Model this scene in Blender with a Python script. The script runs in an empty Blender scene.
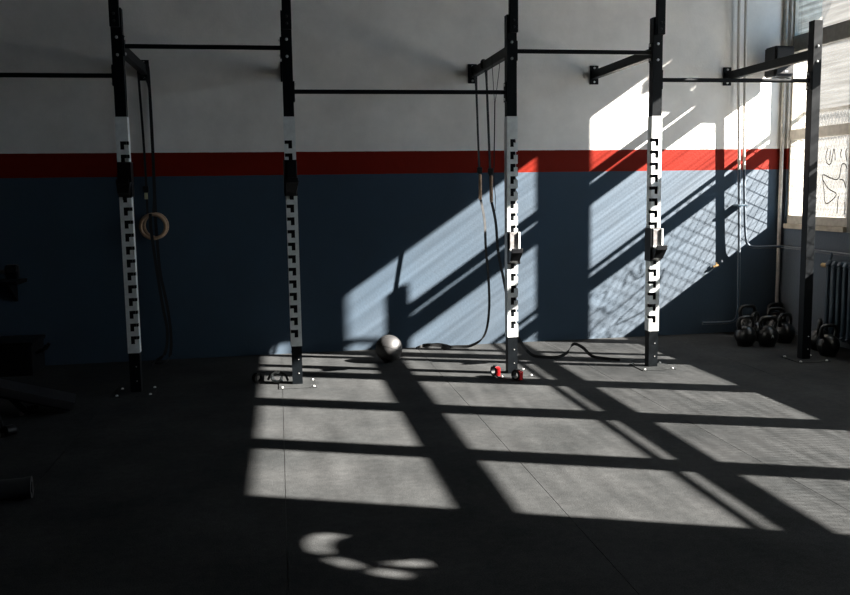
import bpy, bmesh, math, random
from mathutils import Vector, Matrix
random.seed(7)
S = bpy.context.scene
COL = S.collection

# ---------------------------------------------------------------- camera
CAM = Vector((0, 0, 1.485))
yaw, pitch, roll = 0.1625, -0.1206, -0.0150
fw = Vector((math.sin(yaw)*math.cos(pitch), math.cos(yaw)*math.cos(pitch), math.sin(pitch)))
rt0 = Vector((math.cos(yaw), -math.sin(yaw), 0)); up0 = rt0.cross(fw)
rt = rt0*math.cos(roll) + up0*math.sin(roll); up = up0*math.cos(roll) - rt0*math.sin(roll)
cd = bpy.data.cameras.new('camera'); cam = bpy.data.objects.new('camera', cd); COL.objects.link(cam)
m = Matrix((rt, up, -fw)).transposed().to_4x4(); m.translation = CAM
cam.matrix_world = m
cd.sensor_fit = 'HORIZONTAL'; cd.sensor_width = 36; cd.lens = 884/850*36; cd.clip_start = 0.05
S.camera = cam

# ---------------------------------------------------------------- sky and sun
W = bpy.data.worlds.new('sky'); S.world = W; W.use_nodes = True
bg = W.node_tree.nodes['Background']
bg.inputs[0].default_value = (0.34, 0.66, 1.0, 1); bg.inputs[1].default_value = 1.3
SUN = Vector((-1, 0.409, -0.68)).normalized()
sl = bpy.data.lights.new('sun', 'SUN'); sl.energy = 29; sl.angle = math.radians(0.55); sl.color = (1.0, 0.935, 0.85)
so = bpy.data.objects.new('sun', sl); COL.objects.link(so)
so.rotation_euler = SUN.to_track_quat('-Z', 'Y').to_euler(); so.location = (14, -3, 9)

vs = S.view_settings
vs.view_transform = 'Standard'; vs.look = 'None'; vs.gamma = 1; vs.use_curve_mapping = False; vs.exposure = 1.2
S.cycles.max_bounces = 8; S.cycles.diffuse_bounces = 5; S.cycles.transparent_max_bounces = 12
S.cycles.use_denoising = True
S.cycles.sample_clamp_indirect = 4.0
S.cycles.caustics_reflective = False; S.cycles.caustics_refractive = False

# ---------------------------------------------------------------- materials
def newmat(name):
    M = bpy.data.materials.new(name); M.use_nodes = True
    nt = M.node_tree; return M, nt, nt.nodes['Principled BSDF']
def nd(nt, t, **kw):
    n = nt.nodes.new(t)
    for k, v in kw.items(): setattr(n, k, v)
    return n
def mat(name, col, rough=0.5, metal=0.0, var=0.15, scale=30.0, bump=0.0, bscale=200.0, spec=0.5, sheen=0.0):
    M, nt, b = newmat(name)
    tc = nd(nt, 'ShaderNodeTexCoord')
    n = nd(nt, 'ShaderNodeTexNoise'); n.inputs['Scale'].default_value = scale; n.inputs['Detail'].default_value = 4
    nt.links.new(tc.outputs['Object'], n.inputs['Vector'])
    r = nd(nt, 'ShaderNodeValToRGB')
    r.color_ramp.elements[0].position = .3; r.color_ramp.elements[1].position = .7
    r.color_ramp.elements[0].color = [c*(1-var) for c in col]+[1]
    r.color_ramp.elements[1].color = [min(1, c*(1+var)) for c in col]+[1]
    nt.links.new(n.outputs['Fac'], r.inputs['Fac']); nt.links.new(r.outputs[0], b.inputs['Base Color'])
    b.inputs['Roughness'].default_value = rough; b.inputs['Metallic'].default_value = metal
    b.inputs['Specular IOR Level'].default_value = spec
    if sheen: b.inputs['Sheen Weight'].default_value = sheen; b.inputs['Sheen Roughness'].default_value = .6
    if bump:
        n2 = nd(nt, 'ShaderNodeTexNoise'); n2.inputs['Scale'].default_value = bscale
        nt.links.new(tc.outputs['Object'], n2.inputs['Vector'])
        bp = nd(nt, 'ShaderNodeBump'); bp.inputs['Strength'].default_value = bump; bp.inputs['Distance'].default_value = .002
        nt.links.new(n2.outputs['Fac'], bp.inputs['Height']); nt.links.new(bp.outputs[0], b.inputs['Normal'])
    return M

Z_NAVY, Z_RED = 1.642, 1.849
def painted(name, navy=(.001, .031, .066), red=(.16, .007, .001), white=(.86, .84, .81), rough=.62, sheen=.66):
    """paint in three bands by height: navy up to 1.64 m, a red stripe, off white above"""
    M, nt, b = newmat(name)
    g = nd(nt, 'ShaderNodeNewGeometry'); sx = nd(nt, 'ShaderNodeSeparateXYZ')
    nt.links.new(g.outputs['Position'], sx.inputs[0])
    wob = nd(nt, 'ShaderNodeTexNoise'); wob.inputs['Scale'].default_value = 9
    nt.links.new(g.outputs['Position'], wob.inputs['Vector'])
    ad = nd(nt, 'ShaderNodeMath', operation='MULTIPLY_ADD'); ad.inputs[1].default_value = .006
    nt.links.new(wob.outputs['Fac'], ad.inputs[0]); nt.links.new(sx.outputs['Z'], ad.inputs[2])
    def gt(v):
        n = nd(nt, 'ShaderNodeMath', operation='GREATER_THAN'); n.inputs[1].default_value = v+.003
        nt.links.new(ad.outputs[0], n.inputs[0]); return n
    a, c = gt(Z_NAVY), gt(Z_RED)
    m1 = nd(nt, 'ShaderNodeMix', data_type='RGBA'); m2 = nd(nt, 'ShaderNodeMix', data_type='RGBA')
    m1.inputs['A'].default_value = (*navy, 1); m1.inputs['B'].default_value = (*red, 1)
    nt.links.new(a.outputs[0], m1.inputs['Factor']); nt.links.new(m1.outputs['Result'], m2.inputs['A'])
    nt.links.new(c.outputs[0], m2.inputs['Factor']); m2.inputs['B'].default_value = (*white, 1)
    # scuffs and grime in the paint
    n = nd(nt, 'ShaderNodeTexNoise'); n.inputs['Scale'].default_value = 2.2; n.inputs['Detail'].default_value = 8; n.inputs['Roughness'].default_value = .65
    nt.links.new(g.outputs['Position'], n.inputs['Vector'])
    mr = nd(nt, 'ShaderNodeMapRange'); mr.inputs['From Min'].default_value = .3; mr.inputs['From Max'].default_value = .7
    mr.inputs['To Min'].default_value = .88; mr.inputs['To Max'].default_value = 1.08
    nt.links.new(n.outputs['Fac'], mr.inputs['Value'])
    mu = nd(nt, 'ShaderNodeMix', data_type='RGBA', blend_type='MULTIPLY'); mu.inputs['Factor'].default_value = 1
    nt.links.new(m2.outputs['Result'], mu.inputs['A']); nt.links.new(mr.outputs[0], mu.inputs['B'])
    nt.links.new(mu.outputs['Result'], b.inputs['Base Color'])
    b.inputs['Roughness'].default_value = rough; b.inputs['Specular IOR Level'].default_value = .12
    ms = nd(nt, 'ShaderNodeMath', operation='MULTIPLY_ADD'); ms.inputs[1].default_value = -sheen; ms.inputs[2].default_value = sheen
    nt.links.new(a.outputs[0], ms.inputs[0]); nt.links.new(ms.outputs[0], b.inputs['Sheen Weight'])   # added sheen on the navy paint only, lifts it to grey in sun
    b.inputs['Sheen Roughness'].default_value = .6; b.inputs['Sheen Tint'].default_value = (1, .94, .88, 1)
    # roller and plaster relief
    n3 = nd(nt, 'ShaderNodeTexNoise'); n3.inputs['Scale'].default_value = 55; n3.inputs['Detail'].default_value = 5
    nt.links.new(g.outputs['Position'], n3.inputs['Vector'])
    bp = nd(nt, 'ShaderNodeBump'); bp.inputs['Strength'].default_value = .35; bp.inputs['Distance'].default_value = .004
    nt.links.new(n3.outputs['Fac'], bp.inputs['Height']); nt.links.new(bp.outputs[0], b.inputs['Normal'])
    return M

def rubber(name):
    M, nt, b = newmat(name)
    g = nd(nt, 'ShaderNodeNewGeometry')
    n = nd(nt, 'ShaderNodeTexNoise'); n.inputs['Scale'].default_value = 1.7; n.inputs['Detail'].default_value = 9; n.inputs['Roughness'].default_value = .62
    n2 = nd(nt, 'ShaderNodeTexNoise'); n2.inputs['Scale'].default_value = 160; n2.inputs['Detail'].default_value = 3
    for k in (n, n2): nt.links.new(g.outputs['Position'], k.inputs['Vector'])
    r = nd(nt, 'ShaderNodeValToRGB'); e = r.color_ramp.elements
    e[0].position = .30; e[0].color = (.024, .026, .027, 1); e[1].position = .72; e[1].color = (.048, .0495, .0505, 1)
    nt.links.new(n.outputs['Fac'], r.inputs['Fac'])
    mr = nd(nt, 'ShaderNodeMapRange'); mr.inputs['From Min'].default_value = .25; mr.inputs['From Max'].default_value = .75
    mr.inputs['To Min'].default_value = .6; mr.inputs['To Max'].default_value = 1.4
    nt.links.new(n2.outputs['Fac'], mr.inputs['Value'])
    mu = nd(nt, 'ShaderNodeMix', data_type='RGBA', blend_type='MULTIPLY'); mu.inputs['Factor'].default_value = 1
    nt.links.new(r.outputs[0], mu.inputs['A']); nt.links.new(mr.outputs[0], mu.inputs['B'])
    n3 = nd(nt, 'ShaderNodeTexNoise'); n3.inputs['Scale'].default_value = 22; n3.inputs['Detail'].default_value = 6; n3.inputs['Roughness'].default_value = .7
    nt.links.new(g.outputs['Position'], n3.inputs['Vector'])
    mr3 = nd(nt, 'ShaderNodeMapRange'); mr3.inputs['From Min'].default_value = .3; mr3.inputs['From Max'].default_value = .7
    mr3.inputs['To Min'].default_value = .82; mr3.inputs['To Max'].default_value = 1.2
    nt.links.new(n3.outputs['Fac'], mr3.inputs['Value'])
    mu2 = nd(nt, 'ShaderNodeMix', data_type='RGBA', blend_type='MULTIPLY'); mu2.inputs['Factor'].default_value = 1
    nt.links.new(mu.outputs['Result'], mu2.inputs['A']); nt.links.new(mr3.outputs[0], mu2.inputs['B'])
    nt.links.new(mu2.outputs['Result'], b.inputs['Base Color'])
    b.inputs['Roughness'].default_value = .95; b.inputs['Specular IOR Level'].default_value = .05
    bp = nd(nt, 'ShaderNodeBump'); bp.inputs['Strength'].default_value = .5; bp.inputs['Distance'].default_value = .003
    nt.links.new(n2.outputs['Fac'], bp.inputs['Height']); nt.links.new(bp.outputs[0], b.inputs['Normal'])
    return M

def glass(name, dust_glow):
    """old uneven window glass under a pale film, part dust, part added glow"""
    M, nt, b = newmat(name); nt.nodes.remove(b)
    out = nt.nodes['Material Output']
    g = nd(nt, 'ShaderNodeNewGeometry'); mp = nd(nt, 'ShaderNodeMapping')
    mp.inputs['Scale'].default_value = (1, 1.3, 38)
    nt.links.new(g.outputs['Position'], mp.inputs['Vector'])
    n = nd(nt, 'ShaderNodeTexNoise'); n.inputs['Scale'].default_value = 1.0; n.inputs['Detail'].default_value = 4
    nt.links.new(mp.outputs[0], n.inputs['Vector'])
    mr = nd(nt, 'ShaderNodeMapRange'); mr.inputs['From Min'].default_value = .32; mr.inputs['From Max'].default_value = .68
    mr.inputs['To Min'].default_value = .48; mr.inputs['To Max'].default_value = 1.0
    nt.links.new(n.outputs['Fac'], mr.inputs['Value'])
    tr = nd(nt, 'ShaderNodeBsdfTransparent'); nt.links.new(mr.outputs[0], tr.inputs['Color'])
    tl = nd(nt, 'ShaderNodeBsdfTranslucent'); tl.inputs['Color'].default_value = (.93, .90, .84, 1)
    df = nd(nt, 'ShaderNodeBsdfDiffuse'); df.inputs['Color'].default_value = (.5, .48, .44, 1)
    m1 = nd(nt, 'ShaderNodeMixShader'); m1.inputs[0].default_value = .2
    nt.links.new(tl.outputs[0], m1.inputs[1]); nt.links.new(df.outputs[0], m1.inputs[2])
    n2 = nd(nt, 'ShaderNodeTexNoise'); n2.inputs['Scale'].default_value = 14; n2.inputs['Detail'].default_value = 6
    nt.links.new(g.outputs['Position'], n2.inputs['Vector'])
    mr2 = nd(nt, 'ShaderNodeMapRange'); mr2.inputs['To Min'].default_value = dust_glow*.7; mr2.inputs['To Max'].default_value = dust_glow*1.3
    nt.links.new(n2.outputs['Fac'], mr2.inputs['Value'])
    m2 = nd(nt, 'ShaderNodeMixShader'); nt.links.new(mr2.outputs[0], m2.inputs[0])
    nt.links.new(tr.outputs[0], m2.inputs[1]); nt.links.new(m1.outputs[0], m2.inputs[2])
    nt.links.new(m2.outputs[0], out.inputs['Surface'])
    return M

M = {}
M['wall'] = painted('banded_wall_paint')
M['pipe'] = painted('painted_pipe', red=(.50, .47, .42), white=(.55, .53, .49), rough=.45)
M['conduit'] = mat('pale_conduit', (.50, .47, .42), .45)
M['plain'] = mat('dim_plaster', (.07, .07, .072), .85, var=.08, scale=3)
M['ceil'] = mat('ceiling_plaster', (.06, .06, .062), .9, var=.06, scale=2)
M['rubber'] = rubber('dusty_black_rubber')
M['concrete'] = mat('screed', (.05, .05, .05), .95)
M['steel_black'] = mat('black_powder_coat', (.003, .0045, .006), .5, var=.25, scale=60, bump=.15, spec=.12)
M['steel_core'] = mat('black_inner_tube', (.004, .004, .005), .6)
M['sleeve'] = mat('pale_grey_enamel', (.72, .76, .76), .38, var=.10, scale=25, bump=.1)
M['bolt'] = mat('zinc_bolt', (.62, .63, .62), .30, .6)
M['strap'] = mat('black_webbing', (.005, .006, .007), .8, var=.3, scale=300)
M['wood'] = mat('birch_ply', (.46, .30, .19), .5, var=.2, scale=40)
M['leather'] = mat('black_ball_leather', (.022, .022, .023), .58, var=.3, scale=50, bump=.3, bscale=350, spec=.8)
M['seam'] = mat('ball_seam', (.008, .008, .008), .7)
M['iron'] = mat('black_cast_iron', (.004, .0045, .005), .30, var=.3, scale=60, bump=.3, bscale=150, spec=.5)
M['mark'] = mat('pale_cast_mark', (.30, .34, .38), .5)
M['red'] = mat('red_plastic', (.62, .015, .018), .4)
M['black_plastic'] = mat('black_plastic', (.005, .0055, .007), .42, spec=.25)
M['grey_plastic'] = mat('worn_grey_plastic', (.22, .21, .21), .4, var=.35, scale=50)
M['vinyl'] = mat('black_vinyl', (.012, .012, .014), .45, bump=.2)
M['frame'] = mat('grey_window_paint', (.17, .165, .15), .55, var=.15, scale=20)
M['frame_pale'] = mat('cream_window_paint', (.42, .39, .33), .55, var=.15, scale=20)
M['sillwood'] = mat('old_cream_sill', (.40, .35, .27), .6, var=.2, scale=15)
GLASS = [glass('glow_lower_glass', .21), glass('glow_middle_glass', .18), glass('glow_upper_glass', .12)]  # unseen windows: extra translucent film added to glow and brighten the room
GLASS_CORNER = [glass('corner_lower_glass', .045), glass('corner_middle_glass', .020), glass('corner_upper_glass', .018)]
M['wire'] = mat('galvanised_wire', (.30, .30, .29), .5)
M['leaf'] = mat('green_leaf', (.06, .13, .03), .6, var=.4, scale=6)
M['bark'] = mat('brown_bark', (.10, .075, .05), .9, var=.3, scale=20)
M['ink'] = mat('marker_ink', (.02, .02, .02), .7)
M['radiator'] = mat('navy_radiator_enamel', (.030, .055, .080), .4)
M['brass'] = mat('brass_valve', (.45, .30, .14), .35, .8)
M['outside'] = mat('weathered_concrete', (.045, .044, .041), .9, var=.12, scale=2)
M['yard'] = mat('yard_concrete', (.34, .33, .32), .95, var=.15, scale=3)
M['foam'] = mat('dark_grey_foam', (.03, .032, .036), .8)
M['grille'] = mat('speaker_grille', (.006, .006, .007), .7, bump=.5, bscale=600)
M['sticker'] = mat('pale_yellow_sticker', (.55, .55, .35), .5)

# ---------------------------------------------------------------- mesh helpers
class B:
    def __init__(s): s.bm = bmesh.new()
    def box(s, x0, x1, y0, y1, z0, z1, bev=0):
        c = [(x, y, z) for x in (x0, x1) for y in (y0, y1) for z in (z0, z1)]
        v = [s.bm.verts.new(p) for p in c]
        fs = [s.bm.faces.new([v[i] for i in f]) for f in ((0,1,3,2),(4,6,7,5),(0,4,5,1),(2,3,7,6),(0,2,6,4),(1,5,7,3))]
        if bev:
            es = list({e for f in fs for e in f.edges})
            bmesh.ops.bevel(s.bm, geom=es, offset=bev, segments=2, affect='EDGES', profile=.5)
        return s
    def hexa(s, pts):
        v = [s.bm.verts.new(p) for p in pts]   # 0-3 bottom ring, 4-7 top ring
        for f in ((3,2,1,0),(4,5,6,7),(0,1,5,4),(1,2,6,5),(2,3,7,6),(3,0,4,7)): s.bm.faces.new([v[i] for i in f])
        return s
    def tube(s, path, r, seg=10, closed=False, cap=True):
        P = [Vector(p) for p in path]; n = len(P); rings = []
        R = r if isinstance(r, (list, tuple)) else [r]*n
        prev = None
        for i in range(n):
            if closed: t = P[(i+1) % n]-P[i-1]
            else: t = P[min(i+1, n-1)]-P[max(i-1, 0)]
            t.normalize()
            if prev is None:
                a = Vector((0, 0, 1)) if abs(t.z) < .9 else Vector((1, 0, 0)); u = t.cross(a).normalized()
            else:
                u = (prev - t*prev.dot(t)).normalized()
            prev = u; w = t.cross(u)
            rings.append([s.bm.verts.new(P[i]+(u*math.cos(2*math.pi*k/seg)+w*math.sin(2*math.pi*k/seg))*R[i]) for k in range(seg)])
        m_ = n if closed else n-1
        for i in range(m_):
            a, b = rings[i], rings[(i+1) % n]
            for k in range(seg): s.bm.faces.new((a[k], a[(k+1) % seg], b[(k+1) % seg], b[k]))
        if cap and not closed: s.bm.faces.new(rings[0][::-1]); s.bm.faces.new(rings[-1])
        return s
    def lathe(s, prof, seg=24, c=(0, 0, 0)):
        rings = []
        for (r, z) in prof:
            if r < 1e-6: rings.append([s.bm.verts.new((c[0], c[1], c[2]+z))])
            else: rings.append([s.bm.verts.new((c[0]+r*math.cos(2*math.pi*k/seg), c[1]+r*math.sin(2*math.pi*k/seg), c[2]+z)) for k in range(seg)])
        for a, b in zip(rings, rings[1:]):
            for k in range(seg):
                k2 = (k+1) % seg
                if len(a) == 1 and len(b) > 1: s.bm.faces.new((a[0], b[k], b[k2]))
                elif len(b) == 1 and len(a) > 1: s.bm.faces.new((a[k], a[k2], b[0]))
                elif len(a) > 1: s.bm.faces.new((a[k], a[k2], b[k2], b[k]))
        return s
    def ribbon(s, path, wdir, width, th=.0025, edge=False):
        P = [Vector(p) for p in path]; rings = []
        for i, p in enumerate(P):
            t = (P[min(i+1, len(P)-1)]-P[max(i-1, 0)]).normalized()
            w = Vector(wdir)
            if edge and abs(t.z) < .75: w = w*abs(t.z)+Vector((0, 0, 1))
            w = (w - t*w.dot(t)).normalized(); nrm = t.cross(w)
            rings.append([s.bm.verts.new(p+w*a*width/2+nrm*b*th/2) for a, b in ((-1,-1),(1,-1),(1,1),(-1,1))])
        for a, b in zip(rings, rings[1:]):
            for k in range(4): s.bm.faces.new((a[k], a[(k+1) % 4], b[(k+1) % 4], b[k]))
        s.bm.faces.new(rings[0][::-1]); s.bm.faces.new(rings[-1])
        return s
    def build(s, name, material, parent=None, smooth=False, loc=None, rot=None):
        bmesh.ops.recalc_face_normals(s.bm, faces=s.bm.faces)
        me = bpy.data.meshes.new(name); s.bm.to_mesh(me); s.bm.free()
        if smooth:
            for f in me.polygons: f.use_smooth = True
            try: me.set_sharp_from_angle(angle=math.radians(40))
            except Exception: pass
        me.materials.append(material)
        o = bpy.data.objects.new(name, me); COL.objects.link(o)
        if parent: o.parent = parent
        if loc: o.location = loc
        if rot: o.rotation_euler = rot
        return o
def smoothpath(pts, n=8):
    P = [Vector(p) for p in pts]; out = []
    for i in range(len(P)-1):
        p0, p1, p2, p3 = P[max(i-1, 0)], P[i], P[i+1], P[min(i+2, len(P)-1)]
        for k in range(n):
            t = k/n
            out.append(.5*((2*p1)+(-p0+p2)*t+(2*p0-5*p1+4*p2-p3)*t*t+(-p0+3*p1-3*p2+p3)*t**3))
    return out+[P[-1]]
def empty(name, loc=(0, 0, 0), rot=(0, 0, 0), parent=None):
    o = bpy.data.objects.new(name, None); COL.objects.link(o); o.location = loc; o.rotation_euler = rot
    o.empty_display_size = .1
    if parent: o.parent = parent
    return o
def tag(o, label=None, cat=None, group=None, kind=None):
    if label: o['label'] = label
    if cat: o['category'] = cat
    if group: o['group'] = group
    if kind: o['kind'] = kind
    return o
def inst(mesh, name, parent, loc=(0, 0, 0), rot=(0, 0, 0)):
    o = bpy.data.objects.new(name, mesh); COL.objects.link(o); o.parent = parent; o.location = loc; o.rotation_euler = rot
    return o
def mesh_of(b, name, material, smooth=False):
    o = b.build(name, material, None, smooth); me = o.data; bpy.data.objects.remove(o); return me

# ---------------------------------------------------------------- the room
XL, XR, YB, YF, ZC = -5.0, 5.065, 8.33, -2.2, 4.3
XO = 5.385                                            # outer face of the window wall
Z_SILL, Z_HEAD = 1.05, 3.82
TILT = .029                                           # the back wall is a little out of square with the window wall
def YW(x): return YB-TILT*(XR-x)
fl = tag(B().box(XL-.2, XO, YF-.2, YB+.2, -.20, -.012).build('floor', M['concrete']), 'dark floor covered in wide black rubber mats', 'floor', kind='structure')
x = -.012 - 4*1.272
while x < XR:
    x0, x1 = max(x, XL), min(x+1.272, XR)
    if x1-x0 > .05:
        B().hexa([(x0+.0015, YF, -.012), (x1-.0015, YF, -.012), (x1-.0015, YW(x1), -.012), (x0+.0015, YW(x0), -.012), (x0+.0015, YF, 0), (x1-.0015, YF, 0), (x1-.0015, YW(x1), 0), (x0+.0015, YW(x0), 0)]).build('rubber_mat', M['rubber'], fl)
    x += 1.272
tag(B().hexa([(XL-.2, YW(XL-.2), 0), (XO, YW(XO), 0), (XO, YB+.25, 0), (XL-.2, YB+.25, 0), (XL-.2, YW(XL-.2), ZC), (XO, YW(XO), ZC), (XO, YB+.25, ZC), (XL-.2, YB+.25, ZC)]).build('wall_back', M['wall']), 'back wall painted navy below a red stripe and off white above', 'wall', kind='structure')
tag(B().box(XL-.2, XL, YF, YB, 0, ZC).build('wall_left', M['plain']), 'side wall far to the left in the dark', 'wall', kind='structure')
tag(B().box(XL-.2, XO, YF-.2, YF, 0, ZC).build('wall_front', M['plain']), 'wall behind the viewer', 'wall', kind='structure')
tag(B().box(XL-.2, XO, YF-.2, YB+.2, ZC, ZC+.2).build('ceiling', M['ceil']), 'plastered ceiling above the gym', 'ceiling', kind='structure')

PIERS = [(2.992, 3.084), (4.06, 4.178), (5.09, 5.198), (6.150, 6.253), (7.193, 7.301)]
Y_W0, Y_W1 = 2.045, 8.27
FAN = (1.47, 3.34, .262)                              # round fan opening: y, z, radius
b = B()
b.box(XR, XO, YF, YB, 0, Z_SILL).box(XR, XO, YF, YB, Z_HEAD, ZC)
b.box(XR, XO, Y_W1, YB, Z_SILL, Z_HEAD)
fy, fz, fr = FAN
b.box(XR, XO, YF, fy-.45, Z_SILL, Z_HEAD).box(XR, XO, fy+.45, Y_W0, Z_SILL, Z_HEAD)
b.box(XR, XO, fy-.45, fy+.45, Z_SILL, fz-.45).box(XR, XO, fy-.45, fy+.45, fz+.45, Z_HEAD)
N = 40
ring = []
for k in range(N):
    a = 2*math.pi*(k+.5)/N; c, s_ = math.cos(a), math.sin(a); q = .45/max(abs(c), abs(s_))
    ring.append([b.bm.verts.new((xx, fy+c*rr, fz+s_*rr)) for xx in (XR, XO) for rr in (fr, q)])
for k in range(N):
    a, c = ring[k], ring[(k+1) % N]
    b.bm.faces.new((a[0], a[1], c[1], c[0])); b.bm.faces.new((a[2], c[2], c[3], a[3])); b.bm.faces.new((a[0], c[0], c[2], a[2]))
wr = tag(b.build('wall_right', M['wall']), 'window wall on the right painted navy, red and off white', 'wall', kind='structure')

# windows: one unit between each pair of piers
def bar(name, parent, x0, x1, y0, y1, z0, z1, mt, bev=.004): return B().box(x0, x1, y0, y1, z0, z1, bev).build(name, mt, parent)
edges = [Y_W0]+[v for pr in PIERS for v in pr]+[Y_W1]
for (y0, y1) in PIERS:
    B().box(XR+.012, XO, y0, y1, Z_SILL, Z_HEAD, .006).build('pier', M['frame'], wr)
SCRIBBLE = [[(7.748,1.578),(7.713,1.426),(7.673,1.303),(7.519,1.389),(7.645,1.445),(7.739,1.531)],
 [(7.732,1.578),(7.513,1.528),(7.462,1.655),(7.413,1.667),(7.38,1.625)], [(7.483,1.527),(7.423,1.517),(7.385,1.453)],
 [(7.488,1.379),(7.498,1.296),(7.498,1.212)], [(7.396,1.325),(7.385,1.261),(7.393,1.206)],
 [(7.676,1.825),(7.703,1.757),(7.683,1.686),(7.623,1.679),(7.584,1.816),(7.558,1.708)], [(7.638,1.8),(7.644,1.707)],
 [(7.466,1.802),(7.484,1.766),(7.469,1.723)], [(7.392,1.807),(7.408,1.763),(7.39,1.698)]]
GX = 5.12
for n in range(6):
    y0, y1 = edges[2*n], edges[2*n+1]
    w = tag(empty('window_%d' % (n+1), (GX, (y0+y1)/2, Z_SILL)), None, None, kind='structure')
    w['label'] = ['tall window nearest the viewer', 'second tall window from the viewer', 'third tall window from the viewer',
                  'fourth tall window from the viewer', 'fifth tall window from the viewer', 'tall window in the corner with scribbled glass'][n]
    w['category'] = 'window'
    o = Vector(w.location)
    def lb(name, x0, x1, ya, yb, z0, z1, mt, bev=.004): return bar(name, w, x0-o.x, x1-o.x, ya-o.y, yb-o.y, z0-o.z, z1-o.z, mt, bev)
    lb('sill', 5.045, 5.385, y0, y1, 1.05, 1.098, M['sillwood'])
    lb('bottom_rail', 5.085, 5.155, y0, y1, 1.098, 1.180, M['frame_pale'])
    lb('rail', 5.08, 5.16, y0, y1, 1.930, 2.030, M['frame_pale'])
    lb('transom', 5.08, 5.16, y0, y1, 2.785, 2.940, M['frame'])
    lb('head', 5.08, 5.16, y0, y1, 3.620, 3.82, M['frame'])
    for yy in ((y0, y0+.022), (y1-.022, y1)):
        lb('stile', 5.085, 5.155, yy[0], yy[1], 1.180, 3.620, M['frame_pale'], .003)
    if n == 5: lb('jamb_lining', 5.165, 5.385, y1-.008, y1, 1.098, 3.82, M['frame_pale'], .002)
    for row, (z0, z1) in enumerate(((1.18, 1.93), (2.03, 2.785), (2.94, 3.62))):
        g = B(); v = [g.bm.verts.new((0, yy-o.y, zz-o.z)) for yy, zz in ((y0+.02, z0), (y1-.02, z0), (y1-.02, z1), (y0+.02, z1))]
        g.bm.faces.new(v); pane = g.build('pane', (GLASS_CORNER if n == 5 else GLASS)[row], w)
        if n == 5 and z0 < 1.2:
            sc = B()
            for l in SCRIBBLE: sc.ribbon(smoothpath([(5.114-o.x, a-o.y, c-o.z) for a, c in l], 4), (0, .7, .7), .011, .001)
            tag(sc.build('scribble', M['ink'], pane), 'dark scribbled lines on the glass')
    # diamond wire guard fixed outside the lower sash
    gx, gz0, gz1 = 5.235, 1.10, 2.21
    gd = B(); gd.box(gx-.012-o.x, gx+.012-o.x, y0-o.y, y1-o.y, gz1-.035-o.z, gz1-o.z)
    gd.box(gx-.012-o.x, gx+.012-o.x, y0-o.y, y1-o.y, gz0-o.z, gz0+.02-o.z)
    gdo = gd.build('wire_guard', M['wire'], w)
    ww = B()
    for sg in (1, -1):
        k = -1.0
        while k < 2.0:
            ya, za = y0+k, gz0; yb, zb = y0+k+sg*(gz1-gz0)/2.5, gz1
            pts = []
            for t in (0, 1): pts.append((ya+(yb-ya)*t, za+(zb-za)*t))
            lo, hi = 0.0, 1.0
            if sg > 0: lo = max(0, (y0-ya)/(yb-ya)); hi = min(1, (y1-ya)/(yb-ya))
            else: lo = max(0, (y1-ya)/(yb-ya)); hi = min(1, (y0-ya)/(yb-ya))
            if hi-lo > .03:
                q = [(gx-o.x+sg*.002, ya+(yb-ya)*t-o.y, za+(zb-za)*t-o.z) for t in (lo, hi)]
                ww.tube(q, .0022, 4)
            k += .052
    tag(ww.build('wire_mesh', M['wire'], gdo), kind='stuff')

# ---------------------------------------------------------------- outside
tag(B().box(XO, 16, -12, 22, -.30, -.10).build('yard', M['yard']), 'concrete yard outside the windows', 'ground', kind='structure')
bw = tag(empty('neighbouring_wall', (5.5, 11.5, -.10)), 'pale concrete building wing seen through the dusty corner window', 'wall')
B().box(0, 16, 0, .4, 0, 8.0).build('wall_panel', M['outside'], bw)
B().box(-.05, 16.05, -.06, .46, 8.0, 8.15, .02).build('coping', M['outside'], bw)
def leaves(name, parent, c, rad, n, size):
    rnd = random.Random(n); g = B()
    for _ in range(n):
        while True:
            q = Vector([rnd.uniform(-1, 1) for _ in range(3)])
            if .25 < q.length < 1: break
        p = Vector((c[0]+q.x*rad[0], c[1]+q.y*rad[1], c[2]+q.z*rad[2]))
        d = Vector([rnd.uniform(-1, 1) for _ in range(3)]).normalized(); e = d.cross(Vector([rnd.uniform(-1, 1) for _ in range(3)])).normalized(); f = d.cross(e)
        L, w = size*rnd.uniform(.7, 1.2), size*.32
        v = [g.bm.verts.new(p+x) for x in (-d*L/2, e*w-d*L*.1, e*w*.6+d*L*.25, d*L/2, -e*w*.6+d*L*.25, -e*w-d*L*.1)]
        k = g.bm.verts.new(p+f*L*.12)
        for i in range(6): g.bm.faces.new((v[i], v[(i+1) % 6], k))
    return tag(g.build(name, M['leaf'], parent), kind='stuff')
tr = tag(empty('yard_tree', (6.75, 7.95, -.10)), 'small leafy tree standing outside the corner window', 'tree')
B().tube(smoothpath([(0, 0, 0), (.03, .02, 1.5), (0, .03, 2.8), (-.10, -.15, 3.7), (-.25, -.35, 4.3)], 4), [.07-.0027*i for i in range(17)], 10).build('trunk', M['bark'], tr, True)
leaves('foliage', tr, (-.30, -.40, 4.42), (.36, .42, .56), 1500, .12)
shb = tag(empty('shadow_shrub', (6.0, 3.2, -.10)), 'unseen leafy shrub added outside the second window to cast a rounded shadow', 'shrub')  # invented shrub, stands in for whatever casts the curved floor shadow
B().tube([(0, 0, 0), (.02, .02, .5), (0, 0, 1.1)], [.035, .03, .02], 8).build('stem', M['bark'], shb, True)
leaves('foliage', shb, (0, 0, 1.28), (.42, .50, .72), 700, .12)

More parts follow.
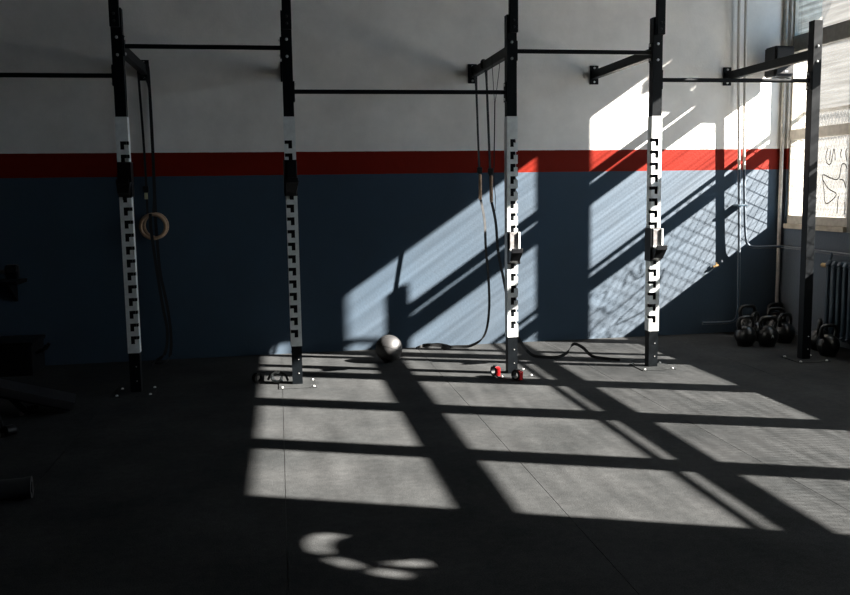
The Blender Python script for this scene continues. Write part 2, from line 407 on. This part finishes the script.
# ---------------------------------------------------------------- pull-up rig
YP = 6.812                                            # front face of the uprights
rig = tag(empty('pull_up_rig', (0, YP, 0)), 'black steel pull-up rig with white slotted posts bolted to the wall', 'gym rig')
POSTS = [(-2.9, 0, False), (-1.104, 1, True), (.105, -1, True), (1.827, 1, True), (3.025, -1, True), (4.412, 0, False)]
PT = 2.82
bolt_me = mesh_of(B().lathe([(0, .010), (.006, .010), (.010, .006), (.011, 0)], 10), 'bolt', M['bolt'], True)
dark_bolt = mesh_of(B().lathe([(0, .008), (.006, .008), (.009, .005), (.010, 0)], 10), 'bolt', M['steel_core'], True)
def sleeve(op):
    s = B(); hw, t = .043, .004; z0, z1 = .304, 2.049
    tops = [1.873-.096*i for i in range(16)]; sh, leg = .026, .060
    ua, ub = -.016, .012
    def bx(u0, u1, ya, yb, za, zb):
        a, c = sorted((u0*op, u1*op)); s.box(a, c, ya, yb, za, zb)
    bx(-hw, ua, -t, 0, z0, z1)
    hi = z1
    for T in tops: bx(ua, ub, -t, 0, T, hi); hi = T-leg
    bx(ua, ub, -t, 0, z0, hi)
    hi = z1
    for T in tops: bx(ub, hw, -t, 0, T, hi); bx(hw-t, hw, 0, .04, T, hi); hi = T-sh
    bx(ub, hw, -t, 0, z0, hi); bx(hw-t, hw, 0, .04, z0, hi)
    bx(hw-t, hw, .04, .08, z0, z1); bx(-hw, -hw+t, 0, .08, z0, z1)
    return s
ARM_Z = 2.555
for i, (px, op, slot) in enumerate(POSTS):
    u = B()
    if slot:
        u.box(-.039, .039, 0, .078, .006, .304).box(-.022, .022, .022, .062, .304, 2.049).box(-.039, .039, 0, .078, 2.049, PT)
        u.box(-.0385, .0385, .055, .078, .304, 2.049)
    else:
        u.box(-.039, .039, 0, .078, .006, PT, .003)
    up_ = u.build('upright', M['steel_black'], rig, loc=(px, 0, 0))
    if slot: tag(sleeve(op).build('slotted_sleeve', M['sleeve'], up_), 'white enamelled sleeve with L-shaped slots')
    bp_ = B().box(-.145, .145, -.135, .155, 0, .006, .002).build('base_plate', M['rubber'], up_)
    for bx_ in (-.12, .12):
        for by in (-.11, .13): inst(bolt_me, 'bolt', up_, (bx_, by, .006))
    for bz in (2.613, 2.489): inst(bolt_me, 'bolt', up_, (0, 0, bz), (math.pi/2, 0, 0))
    for bz in (.09, .20): inst(bolt_me, 'bolt', up_, (.012, 0, bz), (math.pi/2, 0, 0)).scale = (.45, .45, .45)
    if 0 < i < 5:
        e = B().box(-.034, .034, -.044, -.001, 2.68, 3.75, .004).build('extension_tube', M['steel_black'], up_, loc=(.006 if i > 1 else -.004, 0, 0))
        for bz in (2.72, 2.77): inst(bolt_me, 'bolt', e, (0, -.044, bz), (math.pi/2, 0, 0)).data = dark_bolt
    # arm to the wall
    DW = YW(px)-YP-.002
    a = B().box(-.027, .027, .078, DW-.012, -.038, .038, .004).build('wall_arm', M['steel_black'], rig, loc=(px, 0, ARM_Z))
    B().box(-.042, .042, DW-.014, DW, -.088, .088, .003).build('end_plate', M['steel_black'], a)
    B().box(-.036, .036, .078, .088, -.08, .08, .002).build('post_plate', M['steel_black'], a)
    for bz in (-.065, .065): inst(bolt_me, 'bolt', a, (0, DW-.014, bz), (math.pi/2, 0, 0))
BARS = [(0, 1, 2.346), (1, 2, 2.556), (2, 3, 2.236), (3, 4, 2.550), (4, 5, 2.337)]
for i, j, z in BARS:
    xa, xb = POSTS[i][0]+.039, POSTS[j][0]-.039
    c = B().tube([(xa+.006, .039, z), (xb-.006, .039, z)], .0165, 14).build('crossbar', M['steel_black'], rig, True)
    for xx, sg in ((xa, 1), (xb, -1)):
        x0, x1 = sorted((xx, xx+.010*sg))
        B().box(x0, x1, .006, .072, z-.075, z+.075, .002).build('flange', M['steel_black'], c)
        for bz in (-.055, .055):
            inst(bolt_me, 'bolt', c, (xx+.010*sg, .039, z+bz), (0, math.pi/2*sg, 0))

# J-cups hooked on the slotted posts
def jcup(px, z0, z1, op, label, pale):
    r = tag(empty('j_cup', (px, YP-.004, z0)), label, 'bar hook', 'bar hooks on the slotted posts')
    h = z1-z0; hw = .0445
    sd = op                                            # the side its plate wraps: the open side of the slots
    a, c = sorted((sd*hw, sd*(hw+.010)))
    k = B().box(a, c, -.03, .085, 0, h, .002); k.box(-hw, hw, -.010, 0, .0, h, .002)
    k.build('bracket', M['black_plastic'], r)
    B().box(-.030, .046, -.026, -.010, h*.47, h-.006, .004).build('bar_guard', M['grey_plastic'] if pale else M['black_plastic'], r)
    if pale:
        B().box(.036, .052, -.040, -.012, h*.47, h-.004, .003).build('guard_edge', M['sleeve'], r)
        B().box(-.034, .050, -.040, -.012, h*.43, h*.47, .003).build('pad_lip', M['sleeve'], r)
    cr = B().hexa([(-.040, -.075, .03), (.036, -.075, .03), (.036, -.008, .0), (-.040, -.008, .0),
                   (-.040, -.115, h*.42), (.056, -.115, h*.42), (.056, -.008, h*.42), (-.040, -.008, h*.42)])
    cr.build('cradle', M['black_plastic'], r)
    B().box(-.040, .050, -.125, -.110, h*.36, h*.50, .003).build('front_lip', M['black_plastic'], r)
    B().box(-.016, .008, -.012, -.002, -.022, .0).build('hook_pin', M['black_plastic'], r)
jcup(-1.104, 1.47, 1.724, 1, 'black bar hook level with the red stripe on the leftmost white post', False)
jcup(.105, 1.458, 1.728, -1, 'black bar hook level with the red stripe on second white post from left', False)
jcup(1.827, .893, 1.151, 1, 'bar hook with pale worn guard on white post behind red clips', True)
jcup(3.025, .884, 1.153, -1, 'bar hook with pale guard low on the rightmost white slotted post', True)

# ---------------------------------------------------------------- gymnastic rings
def torus(R, r, seg=40, ts=12):
    return B().tube([(R*math.cos(2*math.pi*k/seg), 0, R*math.sin(2*math.pi*k/seg)) for k in range(seg)], r, ts, closed=True)
GR = 'wooden gymnastic rings hanging from the rig'
ARM_T, ARM_Bt = ARM_Z+.04, ARM_Z-.04
def ring_set(label, c, rotz, loop, tail, tw, buckle=None, sticker=False, lw=.020):
    """c ring centre; loop: strap over the arm (world points); tail: loose end (world points)"""
    r = tag(empty('gymnastic_ring', c), label, 'gym ring', GR); C = Vector(c)
    rg = torus(.1045, .0145).build('ring', M['wood'], r, True, rot=(0, 0, rotz))
    B().ribbon([Vector(p)-C for p in smoothpath(loop, 6)], tw, lw).build('strap', M['strap'], r)
    B().ribbon([Vector(p)-C for p in smoothpath(tail, 8)], tw, .026, .003, True).build('strap_tail', M['strap'], r)
    if buckle:
        q = Vector(buckle)-C
        bk = B().box(q.x-.022, q.x+.022, q.y-.012, q.y+.012, q.z-.028, q.z+.028, .004).build('buckle', M['black_plastic'], r)
        if sticker: tag(B().box(q.x-.014, q.x+.014, q.y-.016, q.y-.012, q.z-.085, q.z-.03, .001).build('tag', M['sticker'], bk), 'small pale yellow tag')
# right pair, on the arm of the third white post; seen edge-on
x3 = 1.827
def loop_over(x, ya, yb, top, ring_y, ring_z):
    o = x
    return [(o, ring_y+.01, ring_z+.10), (o, ring_y+.03, ring_z+.25), (o, ya, ARM_Bt-.02), (o+.036, ya, ARM_Bt+.02), (o+.036, ya, ARM_T-.01), (o+.028, ya, ARM_T+.006),
            (o-.028, ya-.01, ARM_T+.006), (o-.036, ya-.01, ARM_T-.01), (o-.030, ya-.01, ARM_Bt-.03), (o-.004, (ya+ring_y)/2-.03, (ARM_Bt+ring_z)/2), (o-.004, ring_y-.012, ring_z+.10)]
ring_set('wooden ring seen edge-on, left one of pair beside third white post', (1.829, 7.945, 1.508), 1.343,
         [(x3, 7.955, 1.608), (x3, 7.97, 1.68), (x3+.004, 8.08, ARM_Bt-.02), (x3+.034, 8.09, ARM_Bt+.03), (x3+.030, 8.09, ARM_T+.004), (x3-.030, 8.09, ARM_T+.004),
          (x3-.034, 8.08, ARM_Bt+.02), (x3-.006, 8.06, ARM_Bt-.08), (x3, 7.98, 1.70), (x3, 7.94, 1.61)],
         [(x3, 7.935, 1.41), (x3+.03, 7.90, 1.2), (x3+.035, 7.88, .95), (x3+.06, 7.88, .65), (x3+.065, 7.90, .35), (x3+.03, 7.95, .13), (x3-.08, 8.02, .03), (x3-.22, 8.06, .02), (x3-.36, 8.05, .018)],
         (.9, .4, 0), (x3, 7.955, 1.66))
ring_set('wooden ring seen edge-on, right one of pair closest to third white post', (1.829, 7.521, 1.489), 1.332,
         [(x3, 7.54, 1.59), (x3, 7.56, 1.68), (x3+.004, 7.68, ARM_Bt-.02), (x3+.034, 7.70, ARM_Bt+.03), (x3+.030, 7.70, ARM_T+.004), (x3-.030, 7.70, ARM_T+.004), (x3-.034, 7.69, ARM_Bt+.02), (x3-.004, 7.66, ARM_Bt-.05), (x3, 7.55, 1.66), (x3, 7.525, 1.59)],
         [(x3, 7.515, 1.39), (x3+.035, 7.50, 1.2), (x3+.05, 7.48, .95), (x3+.09, 7.46, .72), (x3+.14, 7.44, .45), (x3+.19, 7.44, .26), (x3+.26, 7.46, .12), (x3+.34, 7.42, .03), (x3+.44, 7.36, .018), (x3+.55, 7.34, .018), (x3+.64, 7.36, .05),
          (x3+.71, 7.40, .115), (x3+.78, 7.36, .09), (x3+.84, 7.28, .025), (x3+.92, 7.18, .018), (x3+1.02, 7.09, .018)],
         (.9, .3, 0), (x3, 7.535, 1.64))
st = B(); st.ribbon([(x3, 7.326, ARM_T+.005), (x3+.034, 7.33, ARM_T-.01), (x3+.032, 7.33, ARM_Bt-.02), (x3, 7.36, 2.2), (x3, 7.40, 1.66)], (0, 1, 0), .012)
st.ribbon([(x3, 7.326, ARM_T+.005), (x3-.034, 7.33, ARM_T-.01), (x3-.030, 7.33, ARM_Bt-.02), (x3-.004, 7.36, 2.2), (x3-.004, 7.40, 1.66), (x3, 7.42, 1.55), (x3+.012, 7.41, 1.42), (x3+.006, 7.40, 1.30)], (0, 1, 0), .012)
tag(st.build('cord_loop', M['strap']), 'thin black cord looped over the rig arm right beside third white post', 'cord')
# left pair, on the arm of the first white post; seen face-on
xl = -1.104
ring_set('wooden ring facing the viewer, front one of pair at left of wall', (-1.079, 8.010, 1.208), .10,
         [(xl-.016, 8.005, 1.31), (xl-.014, 8.005, 1.6), (xl-.020, 8.015, 2.0), (xl-.033, 8.025, 2.46), (xl-.034, 8.025, ARM_T), (xl-.01, 8.025, ARM_T+.005), (xl+.02, 8.030, ARM_T+.005), (xl+.035, 8.035, ARM_T-.03), (xl+.047, 8.045, 2.45), (xl+.045, 8.055, 2.0), (xl+.050, 8.045, 1.6), (xl+.03, 8.015, 1.31)],
         [(xl+.010, 7.985, 1.32), (xl+.008, 7.985, 1.20), (xl+.02, 7.985, 1.05), (xl+.04, 8.005, .80), (xl+.07, 8.025, .50), (xl+.10, 8.005, .28), (xl+.08, 7.945, .10), (xl+.0, 7.95, .03), (xl-.03, 7.86, .008)],
         (1, .1, 0), (xl-.017, 8.000, 1.53), True)
ring_set('wooden ring facing the viewer, back one of pair at left of wall', (-1.066, 8.080, 1.212), -.22,
         [(xl+.045, 8.075, 1.31), (xl+.048, 8.075, 1.6), (xl+.046, 8.105, 2.1), (xl+.040, 8.125, 2.46), (xl+.034, 8.125, ARM_T), (xl, 8.125, ARM_T+.005), (xl-.034, 8.125, ARM_T-.01), (xl-.02, 8.125, ARM_Bt), (xl+.036, 8.125, 2.40), (xl+.040, 8.10, 1.9), (xl+.035, 8.075, 1.31)],
         [(xl+.04, 8.065, 1.32), (xl+.045, 8.065, 1.1), (xl+.055, 8.085, .80), (xl+.10, 8.085, .5), (xl+.12, 8.085, .25), (xl+.11, 8.045, .06), (xl+.06, 7.945, .008), (xl-.04, 7.95, .006)],
         (1, .1, 0))

# ---------------------------------------------------------------- medicine ball
ball = tag(empty('medicine_ball', (.915, 7.575, 0)), 'black leather medicine ball resting on the sunlit rubber floor', 'ball')
R_ = .118
bb = B(); bmesh.ops.create_uvsphere(bb.bm, u_segments=40, v_segments=24, radius=R_)
bb.build('cover', M['leather'], ball, True, loc=(0, 0, R_), rot=(.5, .3, .2))
for k, rot in enumerate(((.3, .2, 0), (1.5, .4, .3), (.5, 1.7, .2))):
    torus(R_-.0008, .0022, 48, 6).build('seam', M['seam'], ball, True, loc=(0, 0, R_), rot=rot)

# ---------------------------------------------------------------- barbell collars on the floor
def collar(loc, rot, lever, label, group='barbell clip collars on the floor'):
    r = tag(empty('barbell_collar', loc, (0, 0, rot)), label, 'collar', group)
    pts = [(.034*math.cos(a), 0, .034*math.sin(a)) for a in [math.radians(100+k*320/18) for k in range(19)]]
    k = B(); k.ribbon([Vector(p)+Vector((0, 0, .043)) for p in pts], (0, 1, 0), .046, .014); k.build('ring_body', M['black_plastic'], r)
    B().box(-.018, .022, -.016, .016, .068, .086, .004).build('hinge', M['black_plastic'], r)
    lv = B().hexa([(.030, -.018, .012), (.044, -.018, .008), (.044, .018, .008), (.030, .018, .012), (.022, -.018, .078), (.046, -.018, .070), (.046, .018, .070), (.022, .018, .078)])
    lv.build('lever', lever, r)
collar((1.665, 6.74, .007), -1.25, M['red'], 'black clip collar with upright red lever left of white post')
r_ = (1.80, 6.585, 0)
collar(r_, -.95, M['red'], 'black clip collar with red lever in front of third white post')
collar((-.200, 6.94, 0), .5, M['black_plastic'], 'all black clip collar left of second white post base')
def clip(loc, rot, label):
    r = tag(empty('spring_clip', loc, (0, 0, rot)), label, 'clip', 'barbell clip collars on the floor')
    pts = [(.040*math.cos(a), 0, .040+.038*math.sin(a)) for a in [math.radians(60+k*300/16) for k in range(17)]]
    B().ribbon(pts, (0, 1, 0), .040, .012).build('band', M['sleeve'], r)
    B().tube([(.03, -.01, .075), (.075, -.012, .06), (.095, -.012, .012)], .010, 8).build('handle', M['black_plastic'], r, True)
    B().tube([(.015, .012, .078), (-.055, .012, .055), (-.075, .012, .012)], .010, 8).build('handle', M['black_plastic'], r, True)
clip((-.055, 6.93, .007), -.3, 'spring clip with pale grey band beside second white post base')

# loose band coiled on the floor near the wall
tag(B().ribbon(smoothpath([(1.40, 8.16, .012), (1.30, 8.12, .03), (1.36, 8.04, .05), (1.50, 8.02, .035), (1.56, 8.09, .012), (1.46, 8.15, .03), (1.32, 8.20, .012), (1.24, 8.12, .006)], 8), (.1, .2, 1), .030, .004).build('resistance_band', M['strap']),
    'black resistance band lying coiled on floor by sunlit wall', 'band')

# ---------------------------------------------------------------- kettlebells
def kb_proto():
    r = empty('kettlebell'); Rb = .098
    prof = [(0, 0), (.062, 0), (.068, .004)]
    for k in range(1, 15):
        a = -math.pi/2+math.pi*k/14.0
        rr, zz = Rb*math.cos(a), .094+Rb*math.sin(a)
        if zz > .03: prof.append((max(rr, 0), zz))
    B().lathe(prof, 28).build('body', M['iron'], r, True)
    h = [(-.058, 0, .150), (-.070, 0, .190), (-.073, 0, .225), (-.062, 0, .256), (-.035, 0, .268), (0, 0, .270), (.035, 0, .268), (.062, 0, .256), (.073, 0, .225), (.070, 0, .190), (.058, 0, .150)]
    hp = smoothpath(h, 4)
    B().tube(hp, [.020-.005*math.sin(math.pi*i/(len(hp)-1)) for i in range(len(hp))], 12).build('handle', M['iron'], r, True)
    return r
kb0 = kb_proto()
KB = [((4.262, 7.55), .1, 1.0, True, 'black kettlebell at front left of the kettlebell cluster'),
      ((4.449, 7.49), -.05, 1.0, True, 'black kettlebell with pale cast mark at front of the cluster'),
      ((4.50, 7.80), .7, .98, False, 'black kettlebell just behind the two front ones'),
      ((4.60, 8.12), .0, 1.08, False, 'larger black kettlebell against the back wall by the vertical pipe'),
      ((4.70, 7.62), .3, 1.0, False, 'black kettlebell in cluster immediately left of the end post'),
      ((4.80, 7.93), -.3, 1.04, False, 'black kettlebell in middle back of cluster below the corner conduit'),
      ((4.93, 8.17), .1, 1.08, False, 'black kettlebell pushed into the room corner'),
      ((4.785, 7.20), .9, 1.0, False, 'black kettlebell half hidden right of the end post'),
      ((4.70, 6.94), .0, .98, False, 'black kettlebell in front of the column radiator')]
for i, ((x, y), rz, sc, mk, lab) in enumerate(KB):
    if i == 0: r = kb0
    else:
        r = kb0.copy(); COL.objects.link(r)
        for ch in list(kb0.children):
            c = ch.copy(); COL.objects.link(c); c.parent = r
    r.location = (x, y, 0); r.rotation_euler = (0, 0, rz); r.scale = (sc, sc, sc)
    tag(r, lab, 'kettlebell', 'kettlebells in the corner')
for ch in [o for o in COL.objects if o.name.startswith('kettlebell')][1:2]:
    mk = B(); a = [(-.014, 0), (-.008, 0), (0, .024), (.008, 0), (.014, 0), (.004, .032), (-.004, .032)]
    f = [mk.bm.verts.new((u, -.0985, .088+v)) for u, v in a]; g = [mk.bm.verts.new((u, -.093, .088+v)) for u, v in a]
    mk.bm.faces.new(f)
    for q in range(len(a)): mk.bm.faces.new((f[q], f[(q+1) % len(a)], g[(q+1) % len(a)], g[q]))
    mk.build('cast_mark', M['mark'], ch)

# ---------------------------------------------------------------- pipes, radiator, loudspeaker in the corner
def pipe(name, label, pts, r=.017, mt=None, n=6):
    return tag(B().tube(smoothpath(pts, n), r, 12).build(name, mt or M['pipe'], None, True), label, 'pipe')
ya, yb_ = YW(4.5)-.077, YW(4.5)-.084
pipe('riser_pipe', 'vertical riser pipe on back wall turning left at the floor', [(4.47, ya, ZC-.004), (4.49, ya, 2.8), (4.525, ya, 1.8), (4.55, ya, 1.0), (4.56, ya, .5), (4.558, ya, .22), (4.53, ya, .135), (4.45, ya, .115), (4.30, ya, .113), (4.18, ya, .113)], .0138)
pipe('heating_pipe', 'vertical pipe bending along the wall towards the radiator', [(4.54, yb_, ZC-.004), (4.555, yb_, 2.8), (4.575, yb_, 1.8), (4.60, yb_, 1.2), (4.615, yb_, 1.0), (4.635, yb_, .91), (4.70, yb_, .872), (4.85, yb_, .868), (4.97, yb_, .868), (5.012, yb_-.03, .868), (5.02, yb_-.10, .866), (5.02, 7.8, .862), (5.02, 7.2, .856), (5.02, 6.0, .85)], .0132)
pipe('corner_conduit', 'pale conduit standing in the room corner', [(5.022, YB-.03, .26), (5.022, YB-.03, 1.5), (5.022, YB-.03, ZC-.004)], .018, M['conduit'])
clampo = tag(B().box(4.515, 4.62, YW(4.5)-.098, YW(4.5)-.002, 1.28, 1.30, .003).build('pipe_clamp', M['radiator']), 'small bracket clamping the two pipes to the navy wall', 'bracket')
vl = tag(empty('drain_valve', (4.335, YB, .685)), 'small brass drain valve stub low on the navy wall', 'valve')
B().tube([(0, -.02, 0), (0, -.055, 0)], .012, 10).build('stub', M['radiator'], vl, True)
B().tube([(-.03, -.05, -.008), (.02, -.05, .008)], .011, 10).build('valve_body', M['brass'], vl, True)
B().tube([(0, -.05, 0), (0, -.05, .035)], .008, 10).build('spindle', M['brass'], vl, True)
rad = tag(empty('radiator', (4.955, 7.31, 0)), 'navy column radiator under the corner window', 'radiator')
sec = B()
for dx in (-.035, .035): sec.tube([(dx, 0, .12), (dx, 0, .16), (dx, 0, .72), (dx, 0, .76)], [.016, .021, .021, .016], 8)
sec.tube([(-.05, 0, .75), (-.03, 0, .775), (.03, 0, .775), (.05, 0, .75)], [.018, .026, .026, .018], 8)
sec.tube([(-.05, 0, .13), (-.03, 0, .11), (.03, 0, .11), (.05, 0, .13)], [.018, .026, .026, .018], 8)
sec.tube([(0, -.041, .745), (0, .041, .745)], .018, 8); sec.tube([(0, -.041, .14), (0, .041, .14)], .018, 8)
sec_me = mesh_of(sec, 'section', M['radiator'], True)
for k in range(16): inst(sec_me, 'section', rad, (0, -.082*k, 0))
B().box(-.03, .03, -.012, .012, 0, .10).build('foot', M['radiator'], rad, loc=(0, -.04, 0))
B().box(-.03, .03, -.012, .012, 0, .10).build('foot', M['radiator'], rad, loc=(0, -1.15, 0))
B().tube([(.0, .04, .745), (.02, .09, .75), (.04, .09, .80), (.06, .09, .86)], .013, 8).build('supply_branch', M['radiator'], rad, True)
B().tube([(0, .06, .745), (0, .14, .745)], .022, 10).build('valve_head', M['brass'], rad, True)
sp = tag(empty('loudspeaker', (4.88, 8.15, 2.53)), 'black loudspeaker mounted high in the corner behind the rig arm', 'speaker')
s_ = B().hexa([(-.115, -.11, 0), (.085, -.11, 0), (.115, .09, 0), (-.115, .09, 0), (-.115, -.11, .285), (.085, -.11, .285), (.115, .09, .285), (-.115, .09, .285)])
bmesh.ops.bevel(s_.bm, geom=list(s_.bm.edges), offset=.012, segments=2, affect='EDGES'); s_.build('cabinet', M['black_plastic'], sp)
B().box(-.10, .07, -.118, -.108, .02, .265, .004).build('grille', M['grille'], sp)
B().box(-.02, .02, .09, .168, .11, .17, .004).build('wall_bracket', M['steel_black'], sp)
B().box(-.015, .015, -.1205, -.117, .035, .05).build('badge', M['mark'], sp)

# ---------------------------------------------------------------- unseen exhaust fan, shaped to throw light spots on the floor
fan = tag(empty('exhaust_fan', (XO-.03, fy, fz)), 'unseen round exhaust fan in the window wall, shaped to throw light spots on the floor', 'fan')
B().tube([(0, fr*math.cos(2*math.pi*k/40)*.985, fr*math.sin(2*math.pi*k/40)*.985) for k in range(40)], .010, 8, closed=True).build('housing_ring', M['steel_black'], fan, True)
B().tube([(-.10, 0, 0), (.05, 0, 0)], .085, 20).build('motor', M['black_plastic'], fan, True)
def sector(r0, r1, a0, a1):
    g = B(); n = max(2, int((a1-a0)/6)); V = []
    for k in range(n+1):
        a = math.radians(a0+(a1-a0)*k/n); V.append([g.bm.verts.new((xx, rr*math.cos(a), rr*math.sin(a))) for xx in (-.006, 0) for rr in (r0, r1)])
    for a, c in zip(V, V[1:]):
        g.bm.faces.new((a[0], a[1], c[1], c[0])); g.bm.faces.new((a[2], c[2], c[3], a[3])); g.bm.faces.new((a[0], c[0], c[2], a[2])); g.bm.faces.new((a[1], a[3], c[3], c[1]))
    for e in (V[0], V[-1]): g.bm.faces.new((e[0], e[2], e[3], e[1]))
    return g
sector(.130, .198, 0, 359.9).build('light_blocker_ring', M['steel_black'], fan)
for a0, a1 in ((108, 124), (146, 160), (180, 194), (212, 222)): sector(.190, .262, a0, a1).build('spot_divider', M['steel_black'], fan)  # opaque sectors placed to cut the light into a crescent and ovals
sector(.190, .262, 230, 375).build('light_blocker', M['steel_black'], fan)
sector(.083, .132, 240, 470).build('inner_light_blocker', M['steel_black'], fan)

# ---------------------------------------------------------------- dark things at the left edge
sb = tag(empty('sit_up_bench', (-1.75, 6.1, 0)), 'black padded sit-up bench sloping down to the floor at left edge', 'bench')
B().hexa([(-.60, -.28, .40), (.32, .10, .035), (.27, .36, .035), (-.66, -.02, .40), (-.60, -.28, .46), (.34, .10, .085), (.29, .38, .085), (-.66, -.02, .46)]).build('pad', M['vinyl'], sb)
B().hexa([(-.58, -.20, .35), (.29, .17, .012), (.27, .27, .012), (-.60, -.10, .35), (-.58, -.20, .40), (.29, .17, .036), (.27, .27, .036), (-.60, -.10, .40)]).build('beam', M['steel_black'], sb)
for lx, ly in ((-.005, .18), (.0, -.36)):
    B().tube([(-.10, (ly-.10)*.4, .22), (lx, ly, .03)], .022, 10).build('leg', M['steel_black'], sb, True)
    B().tube([(lx+.03, ly-.02, .035), (lx+.07, ly+.02, .035)], .034, 14).build('wheel', M['black_plastic'], sb, True)
    B().tube([(lx-.02, ly-.01, 0), (lx-.02, ly-.01, .09)], .016, 10).build('foot', M['grey_plastic'], sb, True)
B().tube([(-.34, -.25, .55), (-.22, .12, .55)], .05, 14).build('foot_roller', M['foam'], sb, True)
B().tube([(-.28, -.06, .40), (-.28, -.06, .55)], .018, 10).build('roller_post', M['steel_black'], sb, True)
fr_ = tag(empty('foam_roller', (-1.25, 4.50, .055), (0, 0, .12)), 'dark foam roller lying on the floor at the left edge nearest viewer', 'foam roller')
B().tube([(-.62, 0, 0), (-.04, 0, 0), (0, 0, 0)], [.050, .050, .055], 20).build('foam', M['foam'], fr_, True)
B().tube([(-.02, 0, 0), (.004, 0, 0)], .030, 16).build('end_core', M['black_plastic'], fr_, True)
cr = tag(empty('storage_crate', (-2.42, 7.87, 0)), 'black storage crate on the floor against the back wall at left', 'crate')
B().box(-.36, .36, -.20, .20, 0, .255, .008).build('body', M['black_plastic'], cr)
B().box(-.375, .375, -.215, .215, .255, .285, .006).build('lid', M['black_plastic'], cr)
for dy in (-.08, .02): B().tube([(.36, dy, .17), (.42, dy, .19), (.45, dy, .235)], .014, 8).build('hook', M['steel_black'], cr, True)
sh = tag(empty('wall_shelf', (-2.62, YW(-2.2)-.012, .78)), 'dark wall shelf holding dumbbells at the left edge', 'shelf')
B().box(-.45, .45, -.32, 0, -.03, 0, .003).build('board', M['black_plastic'], sh)
for dx in (-.35, .35): B().hexa([(dx-.015, -.25, -.03), (dx+.015, -.25, -.03), (dx+.015, 0, -.03), (dx-.015, 0, -.03), (dx-.015, -.25, -.035), (dx+.015, -.25, -.035), (dx+.015, 0, -.2), (dx-.015, 0, -.2)]).build('bracket', M['steel_black'], sh)
def dumbbell(loc, rz, r, label):
    d = tag(empty('dumbbell', loc, (0, 0, rz)), label, 'dumbbell', 'dumbbells on the wall shelf')
    for sx in (-1, 1): B().tube([(sx*.06, 0, r), (sx*.075, 0, r), (sx*.15, 0, r), (sx*.165, 0, r)], [r*.8, r, r, r*.8], 6).build('head', M['black_plastic'], d)
    B().tube([(-.07, 0, r), (.07, 0, r)], .016, 10).build('handle', M['grey_plastic'], d, True)
dumbbell((-2.36, 7.95, .78), .15, .07, 'black hexagonal dumbbell at the right end of the dark wall shelf')
dumbbell((-2.76, 7.97, .78), -.1, .085, 'larger black dumbbell further left on the dark wall shelf')
